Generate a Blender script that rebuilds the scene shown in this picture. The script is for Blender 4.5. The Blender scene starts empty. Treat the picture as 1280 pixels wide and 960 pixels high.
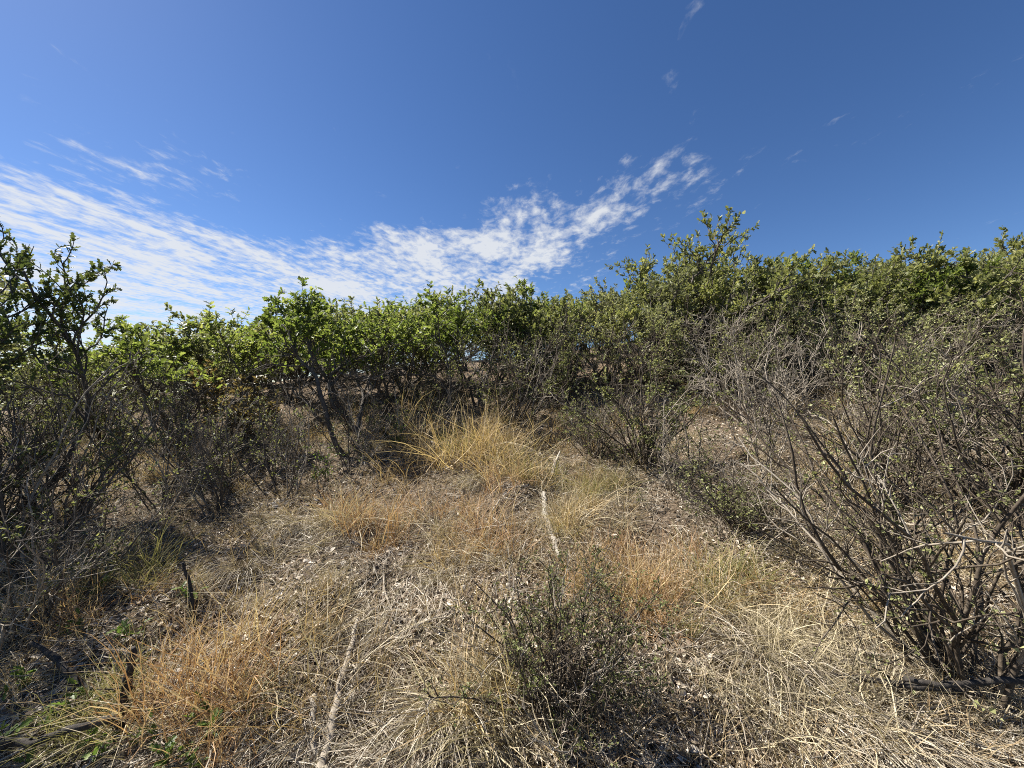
import bpy, math
import numpy as np
from mathutils import Vector
rng = np.random.default_rng(11)
R = math.radians
scn = bpy.context.scene
col = scn.collection

# ------------------------------------------------------------------ camera, sky, sun, exposure
EYE = 1.55
FPX = 481.0                       # focal length in pixels of the 1280 px wide photograph (ultra-wide phone lens)
cam_d = bpy.data.cameras.new('camera')
cam_d.sensor_width = 36.0
cam_d.lens = 36.0 * FPX / 1280.0
cam_d.clip_start = 0.05
cam_d.clip_end = 20000
cam = bpy.data.objects.new('camera', cam_d)
col.objects.link(cam)
cam.location = (0, 0, EYE)
cam.rotation_euler = (R(90), 0, 0)
scn.camera = cam

SUN_AZ, SUN_EL = -68.0, 47.0      # azimuth from the view direction (+Y), negative = towards -X
sd = Vector((math.sin(R(SUN_AZ)) * math.cos(R(SUN_EL)), math.cos(R(SUN_AZ)) * math.cos(R(SUN_EL)), math.sin(R(SUN_EL))))
sun_d = bpy.data.lights.new('sun', 'SUN')
sun_d.energy = 5.0
sun_d.angle = R(0.53)
sun_d.color = (1.0, 0.95, 0.86)
sun = bpy.data.objects.new('sun', sun_d)
col.objects.link(sun)
sun.rotation_euler = sd.to_track_quat('Z', 'Y').to_euler()
sun.location = (0, 0, 30)

world = bpy.data.worlds.new('World')
scn.world = world
world.use_nodes = True


def build_world():
    nt = world.node_tree
    nt.nodes.clear()
    N, L = nt.nodes, nt.links

    def put(sock, v):
        if hasattr(v, 'is_output'):
            L.new(v, sock)
        else:
            sock.default_value = v

    def m(op, a, b=0.0, c=0.0):
        n = N.new('ShaderNodeMath')
        n.operation = op
        put(n.inputs[0], a); put(n.inputs[1], b); put(n.inputs[2], c)
        return n.outputs[0]

    def step(v, lo, hi):
        n = N.new('ShaderNodeMapRange')
        n.interpolation_type = 'SMOOTHSTEP'
        put(n.inputs['Value'], v)
        n.inputs['From Min'].default_value = lo
        n.inputs['From Max'].default_value = hi
        return n.outputs[0]

    def noise(vec, scale, detail, rough, loc=(0, 0, 0), sc=(1, 1, 1), rot=0.0, dist=0.0):
        mp = N.new('ShaderNodeMapping')
        L.new(vec, mp.inputs[0])
        mp.inputs['Location'].default_value = loc
        mp.inputs['Rotation'].default_value = (0, 0, rot)
        mp.inputs['Scale'].default_value = sc
        n = N.new('ShaderNodeTexNoise')
        L.new(mp.outputs[0], n.inputs['Vector'])
        n.inputs['Scale'].default_value = scale
        n.inputs['Detail'].default_value = detail
        n.inputs['Roughness'].default_value = rough
        n.inputs['Distortion'].default_value = dist
        return n.outputs[0]

    sky = N.new('ShaderNodeTexSky')
    sky.sky_type = 'NISHITA'
    sky.sun_disc = False
    sky.sun_elevation = R(SUN_EL)
    sky.sun_rotation = R(SUN_AZ)
    sky.altitude = 2000
    sky.air_density = 1.0
    sky.dust_density = 0.7
    sky.ozone_density = 3.0
    bg = N.new('ShaderNodeBackground')
    hs = N.new('ShaderNodeHueSaturation')
    hs.inputs['Saturation'].default_value = 1.17
    hs.inputs['Hue'].default_value = 0.506
    L.new(sky.outputs[0], hs.inputs['Color'])
    L.new(hs.outputs[0], bg.inputs[0])
    bg.inputs[1].default_value = 0.050
    # high altocumulus layer: view direction met with a level sheet of cloud
    tc = N.new('ShaderNodeTexCoord')
    sp = N.new('ShaderNodeSeparateXYZ')
    L.new(tc.outputs['Generated'], sp.inputs[0])
    z = m('MAXIMUM', sp.outputs[2], 0.03)
    X = m('DIVIDE', sp.outputs[0], z)
    Y = m('DIVIDE', sp.outputs[1], z)
    cb = N.new('ShaderNodeCombineXYZ')
    L.new(X, cb.inputs[0]); L.new(Y, cb.inputs[1])
    P = cb.outputs[0]
    big = m('SUBTRACT', noise(P, 0.9, 3, 0.55, (3.1, 1.7, 0)), 0.5)
    # front edge of the field
    s1 = step(m('ADD', m('MULTIPLY_ADD', big, 1.5, Y), m('ADD', m('MULTIPLY', m('MAXIMUM', m('SUBTRACT', -0.9, X), 0.0), 0.5), m('MULTIPLY', m('MAXIMUM', m('ADD', X, 0.9), 0.0), 0.34))), 1.70, 2.95)
    s2 = step(m('ADD', m('MULTIPLY_ADD', big, 0.8, X), m('MULTIPLY', Y, 0.2)), 2.05, 0.70)
    gx = m('DIVIDE', m('ADD', X, 1.5), 0.55)
    gy = m('DIVIDE', m('SUBTRACT', Y, 2.4), 0.40)
    gap = m('POWER', 2.718, m('MULTIPLY', m('ADD', m('MULTIPLY', gx, gx), m('MULTIPLY', gy, gy)), -1.0))
    mask = m('SUBTRACT', m('MULTIPLY', s1, s2), m('MULTIPLY', gap, 0.75))
    streak = noise(P, 2.2, 8, 0.62, (0.4, 0.9, 0), (1.0, 0.42, 1), R(28), 0.35)
    puff = noise(P, 13.0, 5, 0.6, (1.4, 0.2, 0), (1.0, 0.6, 1), R(24), 0.3)
    tex = m('ADD', m('MULTIPLY', streak, 0.60), m('MULTIPLY', puff, 0.40))
    tex = m('MULTIPLY_ADD', tex, 1.45, -0.225)
    d = m('MULTIPLY_ADD', mask, 0.365, tex)
    thick = step(d, 0.665, 1.00)
    wisps = m('MULTIPLY', step(noise(P, 4.2, 7, 0.62, (2.9, 5.2, 0), (1, 0.75, 1), R(28), 0.3), 0.63, 0.82), 0.28)
    wisps = m('MULTIPLY', wisps, step(X, 0.5, -0.9))
    f = m('MINIMUM', m('MULTIPLY', m('MAXIMUM', thick, wisps), 1.0), 0.90)
    f = m('MULTIPLY', f, step(sp.outputs[2], 0.0, 0.05))
    cloud = N.new('ShaderNodeBackground')
    cloud.inputs[0].default_value = (0.93, 0.96, 1.0, 1)
    cloud.inputs[1].default_value = 0.315
    mx = N.new('ShaderNodeMixShader')
    L.new(f, mx.inputs[0]); L.new(bg.outputs[0], mx.inputs[1]); L.new(cloud.outputs[0], mx.inputs[2])
    out = N.new('ShaderNodeOutputWorld')
    L.new(mx.outputs[0], out.inputs[0])


build_world()
vs = scn.view_settings
vs.view_transform = 'Standard'
vs.look = 'None'
vs.exposure = 1.46
vs.gamma = 1.0
vs.use_curve_mapping = False
scn.render.engine = 'CYCLES'
scn.cycles.max_bounces = 4
scn.cycles.transparent_max_bounces = 4
scn.cycles.use_denoising = False
scn.cycles.filter_width = 1.0


# ------------------------------------------------------------------ terrain function
def vnoise(x, y, seed=0):
    x = np.asarray(x, float); y = np.asarray(y, float)
    xi = np.floor(x).astype(np.int64); yi = np.floor(y).astype(np.int64)
    fx = x - xi; fy = y - yi
    fx = fx * fx * (3 - 2 * fx); fy = fy * fy * (3 - 2 * fy)

    def h(a, b):
        n = (a * 374761393 + b * 668265263 + seed * 974711) & 0xffffffff
        n = ((n ^ (n >> 13)) * 1274126177) & 0xffffffff
        return ((n ^ (n >> 16)) & 0xffff) / 65535.0
    return ((h(xi, yi) * (1 - fx) + h(xi + 1, yi) * fx) * (1 - fy)
            + (h(xi, yi + 1) * (1 - fx) + h(xi + 1, yi + 1) * fx) * fy) - 0.5


PY = np.array([-4000, -300, -60, -15, -5, 0, 2, 4, 6, 8, 11, 15, 20, 40, 120, 400, 1200, 4000.])
PZ = np.array([-260, -40, -14, -4, -1.2, 0, .42, .85, 1.32, 1.74, 2.2, 2.55, 2.8, 2.8, -6, -40, -50, -50.])
PYS = np.concatenate([-np.geomspace(4000, 20, 60), np.linspace(-19.9, 40, 800), np.geomspace(40.1, 4000, 80)])
PZS = np.interp(PYS, PY, PZ)
k_ = np.ones(27) / 27
PZS[80:-80] = np.convolve(np.pad(PZS, 13, 'edge'), k_, 'valid')[80:-80]


def ground_z(x, y):
    x = np.asarray(x, float); y = np.asarray(y, float)
    d = np.hypot(x, y - 2.0)
    z = np.interp(y, PYS, PZS)
    z = z + 0.062 * 14 * np.tanh(x / 14) * np.clip((y + 6) / 7, 0, 1)
    # the hillside climbs to one side and drops to the other further back
    z = z + np.clip(x, 0, 40) * np.clip(y - 4, 0, 30) * 0.006 - np.clip(-x - 3, 0, 400) * np.clip(y - 1, 0, 60) * 0.0055
    near = np.exp(-d / 9.0)
    z = z + near * (0.18 * vnoise(x * 0.9 + 5, y * 0.9, 1) + 0.13 * vnoise(x * 2.6, y * 2.6, 2) + 0.035 * vnoise(x * 7, y * 7, 3))
    far = np.clip((d - 300) / 900, 0, 1)
    z = z + far * (150 * (vnoise(x / 900 + 3, y / 900, 5)) + 60 * vnoise(x / 300, y / 300, 6))
    return z


def gz(x, y):
    return float(ground_z(x, y))


def at(px, d):
    """bearing of a photo column and a depth in metres -> point on the ground"""
    x = (px - 640.0) / FPX * d
    return np.array([x, d, gz(x, d)])


# ------------------------------------------------------------------ materials
MATS = {}


def ramp(nt, fac, stops):
    r = nt.nodes.new('ShaderNodeValToRGB')
    el = r.color_ramp.elements
    while len(el) < len(stops):
        el.new(0.5)
    for e, (p, c) in zip(el, stops):
        e.position = p
        e.color = (*c, 1)
    nt.links.new(fac, r.inputs[0])
    return r.outputs[0]


def tex(nt, scale, detail=4, rough=0.6, obj=True, sc=(1, 1, 1)):
    tc = nt.nodes.new('ShaderNodeTexCoord')
    mp = nt.nodes.new('ShaderNodeMapping')
    mp.inputs['Scale'].default_value = sc
    nt.links.new(tc.outputs['Object'], mp.inputs[0])
    n = nt.nodes.new('ShaderNodeTexNoise')
    nt.links.new(mp.outputs[0], n.inputs['Vector'])
    n.inputs['Scale'].default_value = scale
    n.inputs['Detail'].default_value = detail
    n.inputs['Roughness'].default_value = rough
    return n.outputs[0]


def new_mat(name):
    mt = bpy.data.materials.new(name)
    mt.use_nodes = True
    nt = mt.node_tree
    nt.nodes.clear()
    out = nt.nodes.new('ShaderNodeOutputMaterial')
    MATS[name] = mt
    return mt, nt, out


def mix_f(nt, a, b, w):
    n = nt.nodes.new('ShaderNodeMath'); n.operation = 'MULTIPLY_ADD'
    nt.links.new(a, n.inputs[0]); n.inputs[1].default_value = w
    n2 = nt.nodes.new('ShaderNodeMath'); n2.operation = 'MULTIPLY'
    nt.links.new(b, n2.inputs[0]); n2.inputs[1].default_value = 1 - w
    nt.links.new(n2.outputs[0], n.inputs[2])
    return n.outputs[0]


def leafy(name, stops, trans=0.4, rough=0.5, tcol=1.25, objw=0.25, spec=0.3):
    """thin blade or leaf: colour by each piece's own tint, light passes through"""
    mt, nt, out = new_mat(name)
    at_ = nt.nodes.new('ShaderNodeAttribute'); at_.attribute_name = 'tint'
    oi = nt.nodes.new('ShaderNodeObjectInfo')
    f = mix_f(nt, at_.outputs['Fac'], oi.outputs['Random'], 1 - objw)
    c = ramp(nt, f, stops)
    p = nt.nodes.new('ShaderNodeBsdfPrincipled')
    nt.links.new(c, p.inputs['Base Color'])
    p.inputs['Roughness'].default_value = rough
    p.inputs['Specular IOR Level'].default_value = spec
    t = nt.nodes.new('ShaderNodeBsdfTranslucent')
    g = nt.nodes.new('ShaderNodeMixRGB'); g.blend_type = 'MULTIPLY'; g.inputs[0].default_value = 1
    nt.links.new(c, g.inputs[1]); g.inputs[2].default_value = (tcol, tcol, tcol * 0.7, 1)
    nt.links.new(g.outputs[0], t.inputs[0])
    mx = nt.nodes.new('ShaderNodeMixShader'); mx.inputs[0].default_value = trans
    nt.links.new(p.outputs[0], mx.inputs[1]); nt.links.new(t.outputs[0], mx.inputs[2])
    nt.links.new(mx.outputs[0], out.inputs[0])


def barky(name, stops, scale=30, bump=0.5, rough=0.9, stretch=(1, 1, 1), dist=0.01):
    mt, nt, out = new_mat(name)
    n = tex(nt, scale, 6, 0.65, sc=stretch)
    n2 = tex(nt, 4, 3, 0.5)
    f = mix_f(nt, n, n2, 0.65)
    c = ramp(nt, f, stops)
    p = nt.nodes.new('ShaderNodeBsdfPrincipled')
    nt.links.new(c, p.inputs['Base Color'])
    p.inputs['Roughness'].default_value = rough
    p.inputs['Specular IOR Level'].default_value = 0.2
    b = nt.nodes.new('ShaderNodeBump'); b.inputs['Strength'].default_value = bump; b.inputs['Distance'].default_value = dist
    nt.links.new(n, b.inputs['Height']); nt.links.new(b.outputs[0], p.inputs['Normal'])
    nt.links.new(p.outputs[0], out.inputs[0])


leafy('oak_leaf', [(0.0, (0.055, 0.080, 0.018)), (0.45, (0.105, 0.135, 0.032)), (0.8, (0.17, 0.20, 0.055)), (1.0, (0.28, 0.275, 0.09))], 0.46, 0.50, 1.75, 0.3, 0.25)
leafy('oak_leaf_olive', [(0.0, (0.085, 0.10, 0.033)), (0.5, (0.165, 0.18, 0.065)), (1.0, (0.30, 0.295, 0.13))], 0.42, 0.50, 1.45, 0.3, 0.25)
leafy('oak_leaf_painted_shade', [(0.0, (0.03, 0.045, 0.014)), (0.5, (0.06, 0.08, 0.024)), (1.0, (0.13, 0.145, 0.05))], 0.35, 0.5, 1.3, 0.2, 0.25)  # oak leaf colour darkened to paint in the near oak's backlit silhouette
leafy('oak_leaf_dusty', [(0.0, (0.085, 0.095, 0.045)), (0.5, (0.16, 0.17, 0.08)), (1.0, (0.28, 0.28, 0.15))], 0.4, 0.5, 1.4, 0.3, 0.25)
leafy('oak_leaf_russet', [(0.0, (0.09, 0.065, 0.03)), (0.5, (0.17, 0.125, 0.055)), (1.0, (0.20, 0.18, 0.07))], 0.4, 0.5, 1.3, 0.2)
leafy('shrub_leaf', [(0.0, (0.07, 0.085, 0.03)), (0.5, (0.15, 0.165, 0.06)), (1.0, (0.29, 0.295, 0.13))], 0.35, 0.5, 1.4, 0.25)
leafy('shrub_leaf_pale', [(0.0, (0.12, 0.13, 0.05)), (0.5, (0.25, 0.26, 0.11)), (1.0, (0.44, 0.44, 0.22))], 0.35, 0.5, 1.4, 0.2)
leafy('straw_gold', [(0.0, (0.20, 0.13, 0.065)), (0.5, (0.40, 0.29, 0.15)), (1.0, (0.58, 0.46, 0.27))], 0.3, 0.55, 1.2, 0.3)
leafy('straw_orange', [(0.0, (0.15, 0.08, 0.042)), (0.4, (0.35, 0.205, 0.105)), (0.7, (0.45, 0.30, 0.165)), (1.0, (0.54, 0.43, 0.29))], 0.3, 0.55, 1.2, 0.25)
leafy('straw_pale', [(0.0, (0.20, 0.165, 0.11)), (0.5, (0.38, 0.32, 0.21)), (1.0, (0.58, 0.51, 0.35))], 0.25, 0.55, 1.2, 0.3)
leafy('straw_green', [(0.0, (0.12, 0.12, 0.045)), (0.5, (0.26, 0.24, 0.10)), (1.0, (0.44, 0.39, 0.19))], 0.3, 0.55, 1.2, 0.25)
leafy('straw_mixed', [(0.0, (0.10, 0.07, 0.045)), (0.3, (0.26, 0.20, 0.13)), (0.6, (0.42, 0.33, 0.20)), (0.8, (0.42, 0.29, 0.16)), (1.0, (0.56, 0.48, 0.32))], 0.28, 0.55, 1.2, 0.0)
leafy('straw_matted', [(0.0, (0.09, 0.07, 0.052)), (0.4, (0.27, 0.225, 0.168)), (0.75, (0.44, 0.385, 0.30)), (1.0, (0.62, 0.565, 0.465))], 0.2, 0.6, 1.1, 0.0)
leafy('fresh_leaf', [(0.0, (0.05, 0.085, 0.018)), (0.5, (0.09, 0.14, 0.03)), (1.0, (0.16, 0.20, 0.05))], 0.45, 0.45, 1.5, 0.2)
leafy('litter_leaf', [(0.0, (0.07, 0.048, 0.032)), (0.3, (0.20, 0.148, 0.105)), (0.65, (0.40, 0.33, 0.25)), (1.0, (0.64, 0.58, 0.49))], 0.12, 0.65, 1.0, 0.0)
barky('oak_bark', [(0.25, (0.030, 0.025, 0.021)), (0.5, (0.085, 0.072, 0.060)), (0.75, (0.19, 0.17, 0.145))], 28, 0.8)
barky('shrub_bark', [(0.25, (0.022, 0.017, 0.012)), (0.5, (0.068, 0.053, 0.039)), (0.78, (0.23, 0.195, 0.15))], 40, 0.4)
barky('dead_bark', [(0.25, (0.11, 0.09, 0.07)), (0.5, (0.25, 0.215, 0.17)), (0.78, (0.46, 0.415, 0.345))], 40, 0.4)
barky('bleached_wood', [(0.25, (0.13, 0.115, 0.095)), (0.5, (0.31, 0.28, 0.235)), (0.78, (0.52, 0.48, 0.415))], 45, 0.5, 0.85)
barky('charred_wood', [(0.3, (0.018, 0.016, 0.014)), (0.55, (0.045, 0.039, 0.034)), (0.8, (0.13, 0.115, 0.10))], 35, 0.9)
barky('stone', [(0.25, (0.22, 0.19, 0.16)), (0.5, (0.40, 0.36, 0.31)), (0.78, (0.60, 0.56, 0.50))], 14, 0.6, 0.85, (1, 1, 1))


def ground_material():
    mt, nt, out = new_mat('ground_soil')
    L = nt.links
    n1 = tex(nt, 1.1, 6, 0.6)
    n2 = tex(nt, 26, 7, 0.7)
    n3 = tex(nt, 110, 4, 0.7)
    f = mix_f(nt, n2, n3, 0.6)
    fine = ramp(nt, f, [(0.30, (0.05, 0.038, 0.028)), (0.46, (0.12, 0.092, 0.066)), (0.58, (0.22, 0.175, 0.13)), (0.72, (0.40, 0.34, 0.27))])
    tone = ramp(nt, n1, [(0.35, (0.80, 0.72, 0.62)), (0.65, (1.0, 0.98, 0.95))])
    mul = nt.nodes.new('ShaderNodeMixRGB'); mul.blend_type = 'MULTIPLY'; mul.inputs[0].default_value = 1
    L.new(fine, mul.inputs[1]); L.new(tone, mul.inputs[2])
    # far slopes are covered in oak scrub
    tc = nt.nodes.new('ShaderNodeTexCoord')
    ln = nt.nodes.new('ShaderNodeVectorMath'); ln.operation = 'LENGTH'
    L.new(tc.outputs['Object'], ln.inputs[0])
    mr = nt.nodes.new('ShaderNodeMapRange'); mr.inputs['From Min'].default_value = 30; mr.inputs['From Max'].default_value = 120
    L.new(ln.outputs['Value'], mr.inputs['Value'])
    scrub = ramp(nt, tex(nt, 0.06, 8, 0.7), [(0.4, (0.05, 0.065, 0.03)), (0.55, (0.09, 0.10, 0.05)), (0.66, (0.26, 0.21, 0.13))])
    mx = nt.nodes.new('ShaderNodeMixRGB')
    L.new(mr.outputs[0], mx.inputs[0]); L.new(mul.outputs[0], mx.inputs[1]); L.new(scrub, mx.inputs[2])
    p = nt.nodes.new('ShaderNodeBsdfPrincipled')
    L.new(mx.outputs[0], p.inputs['Base Color'])
    p.inputs['Roughness'].default_value = 0.95
    p.inputs['Specular IOR Level'].default_value = 0.1
    b = nt.nodes.new('ShaderNodeBump'); b.inputs['Strength'].default_value = 0.9; b.inputs['Distance'].default_value = 0.03
    L.new(f, b.inputs['Height']); L.new(b.outputs[0], p.inputs['Normal'])
    L.new(p.outputs[0], out.inputs[0])


ground_material()


# ------------------------------------------------------------------ mesh helpers
def norm(v):
    return v / np.maximum(np.linalg.norm(v, axis=-1, keepdims=True), 1e-9)


class Acc:
    """collects quads and triangles with a tint per vertex; build() links them as one mesh"""

    def __init__(self):
        self.v, self.t, self.q, self.tr, self.n = [], [], [], [], 0

    def add(self, v, tint, quads=None, tris=None):
        v = np.asarray(v, float).reshape(-1, 3)
        self.v.append(v)
        self.t.append(np.broadcast_to(np.asarray(tint, float), (len(v),)).copy())
        if quads is not None and len(quads):
            self.q.append(np.asarray(quads).reshape(-1, 4) + self.n)
        if tris is not None and len(tris):
            self.tr.append(np.asarray(tris).reshape(-1, 3) + self.n)
        self.n += len(v)

    def mesh(self, name, mat, smooth=True):
        v = np.concatenate(self.v)
        q = np.concatenate(self.q) if self.q else np.zeros((0, 4), int)
        t = np.concatenate(self.tr) if self.tr else np.zeros((0, 3), int)
        me = bpy.data.meshes.new(name)
        me.vertices.add(len(v))
        me.vertices.foreach_set('co', v.astype(np.float32).ravel())
        loops = np.concatenate([q.ravel(), t.ravel()]).astype(np.int32)
        me.loops.add(len(loops))
        me.loops.foreach_set('vertex_index', loops)
        starts = np.concatenate([np.arange(len(q)) * 4, len(q) * 4 + np.arange(len(t)) * 3]).astype(np.int32)
        me.polygons.add(len(starts))
        me.polygons.foreach_set('loop_start', starts)
        me.polygons.foreach_set('use_smooth', np.full(len(starts), smooth))
        a = me.attributes.new('tint', 'FLOAT', 'POINT')
        a.data.foreach_set('value', np.concatenate(self.t).astype(np.float32))
        me.update(calc_edges=True)
        me.materials.append(MATS[mat])
        return me


def link(name, data, parent=None):
    o = bpy.data.objects.new(name, data)
    col.objects.link(o)
    if parent is not None:
        o.parent = parent
    return o


def tag(o, label=None, cat=None, group=None, kind=None):
    for k, v in (('label', label), ('category', cat), ('group', group), ('kind', kind)):
        if v:
            o[k] = v
    return o


def tubes(acc, P, r, k, tint=0.5):
    """P (m,n,3) polylines, r (m,n) radii, k sides"""
    m, n, _ = P.shape
    T = np.empty_like(P)
    T[:, 1:-1] = P[:, 2:] - P[:, :-2]
    T[:, 0] = P[:, 1] - P[:, 0]
    T[:, -1] = P[:, -1] - P[:, -2]
    T = norm(T)
    ref = np.where(np.abs(T[:, :1, 2:3]) > 0.8, np.array([1.0, 0.1, 0]), np.array([0.05, 0.1, 1.0]))
    A = norm(np.cross(T, np.broadcast_to(ref, T.shape)))
    B = np.cross(T, A)
    ang = np.arange(k) * 2 * np.pi / k
    V = P[:, :, None] + r[:, :, None, None] * (A[:, :, None] * np.cos(ang)[:, None] + B[:, :, None] * np.sin(ang)[:, None])
    idx = np.arange(m * n * k).reshape(m, n, k)
    a = idx[:, :-1]; b = idx[:, 1:]
    q = np.stack([a, np.roll(a, -1, 2), np.roll(b, -1, 2), b], -1)
    acc.add(V, tint, quads=q)


def grow(start, d, length, n, wander, up, rg, curl=None):
    """random-walk branches, all at once"""
    m = len(start)
    P = np.empty((m, n, 3))
    P[:, 0] = start
    d = norm(d)
    step = (length / (n - 1))[:, None]
    upv = np.array([0, 0, 1.0])
    for i in range(1, n):
        d = norm(d + rg.normal(0, wander, (m, 3)) + upv * up)
        P[:, i] = P[:, i - 1] + d * step
    return P


def spawn(P, per, f0, f1, ang0, ang1, rg, flat=0.0):
    """child start points and directions along parent polylines"""
    m, n, _ = P.shape
    par = np.repeat(np.arange(m), per)
    f = rg.uniform(f0, f1, len(par)) * (n - 1)
    i = np.minimum(f.astype(int), n - 2)
    w = (f - i)[:, None]
    s = P[par, i] * (1 - w) + P[par, i + 1] * w
    t = norm(P[par, i + 1] - P[par, i])
    rnd = rg.normal(0, 1, (len(par), 3))
    rnd[:, 2] *= 1 - flat
    perp = norm(rnd - t * np.sum(rnd * t, 1, keepdims=True))
    a = rg.uniform(ang0, ang1, len(par))[:, None]
    return par, f / (n - 1), s, norm(t * np.cos(a) + perp * np.sin(a))


OAK_LEAF_V = np.array([[0, 0, 0], [.45, 0, 0], [.72, 0, 0], [1, 0, 0],
                       [.28, .26, 0], [.40, .10, 0], [.60, .33, 0], [.70, .13, 0], [.90, .19, 0],
                       [.28, -.26, 0], [.40, -.10, 0], [.60, -.33, 0], [.70, -.13, 0], [.90, -.19, 0]], float)
OAK_LEAF_F = np.array([[0, 5, 4], [0, 1, 5], [1, 6, 5], [1, 7, 6], [1, 2, 7], [2, 8, 7], [2, 3, 8],
                       [0, 9, 10], [0, 10, 1], [1, 10, 11], [1, 11, 12], [1, 12, 2], [2, 12, 13], [2, 13, 3]])
SMALL_V = np.array([[0, 0, 0], [.5, .22, 0], [1, 0, 0], [.5, -.22, 0]], float)
SMALL_F = np.array([[0, 2, 1], [0, 3, 2]])
ROUND_V = np.array([[0, 0, 0], [.55, .36, 0], [1, 0, 0], [.55, -.36, 0]], float)
MID_V = np.array([[0, 0, 0], [.35, .24, 0], [.75, .20, 0], [1, 0, 0], [.75, -.20, 0], [.35, -.24, 0], [.5, 0, 0]], float)
MID_F = np.array([[0, 6, 1], [6, 2, 1], [6, 3, 2], [0, 5, 6], [5, 4, 6], [6, 4, 3]])


def leaves(acc, pos, d, size, rg, tv, tf, up=0.7, fold=0.35, curl=0.2, tint=None):
    m = len(pos)
    d = norm(d)
    nr = rg.normal(0, 1, (m, 3)) * (1 - up) + np.array([0, 0, up])
    b = norm(np.cross(nr, d))
    nn = np.cross(d, b)
    loc = tv[None].repeat(m, 0)
    fo = rg.uniform(0.2, 1.0, (m, 1)) * fold
    cu = rg.uniform(-0.3, 1.0, (m, 1)) * curl
    zz = np.abs(loc[:, :, 1]) * fo - cu * loc[:, :, 0] ** 2
    s = size[:, None, None]
    wv = rg.uniform(0.75, 1.2, (m, 1, 1))
    V = pos[:, None] + s * (d[:, None] * loc[:, :, :1] + b[:, None] * loc[:, :, 1:2] * wv + nn[:, None] * zz[:, :, None])
    ti = rg.uniform(0, 1, m) if tint is None else tint
    F = (np.arange(m)[:, None, None] * len(tv) + tf[None])
    acc.add(V, np.repeat(ti, len(tv)), tris=F)


def ribbons(acc, P, w, rg, tint):
    """thin grass blades along polylines (m,n,3), tapering to a point"""
    m, n, _ = P.shape
    t = norm(P[:, -1] - P[:, 0])
    side = norm(np.cross(t, rg.normal(0, 1, (m, 3))))
    taper = np.linspace(1, 0.12, n)[None, :, None]
    off = side[:, None] * (w[:, None, None] * 0.5 * taper)
    V = np.stack([P - off, P + off], 2)
    idx = np.arange(m * n * 2).reshape(m, n, 2)
    q = np.stack([idx[:, :-1, 0], idx[:, :-1, 1], idx[:, 1:, 1], idx[:, 1:, 0]], -1)
    tt = np.clip(tint[:, None] + (np.linspace(0, 1, n)[None] - 0.45) * rg.uniform(-0.2, 0.9, (m, 1)), 0, 1)
    acc.add(V, np.repeat(tt.ravel(), 2), quads=q)


# ------------------------------------------------------------------ plant prototypes (mesh data only)
def taper(m, n, r0, r1=0.35):
    return np.asarray(r0, float).reshape(-1, 1) * np.linspace(1, r1, n)[None] * np.ones((m, 1))


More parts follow.
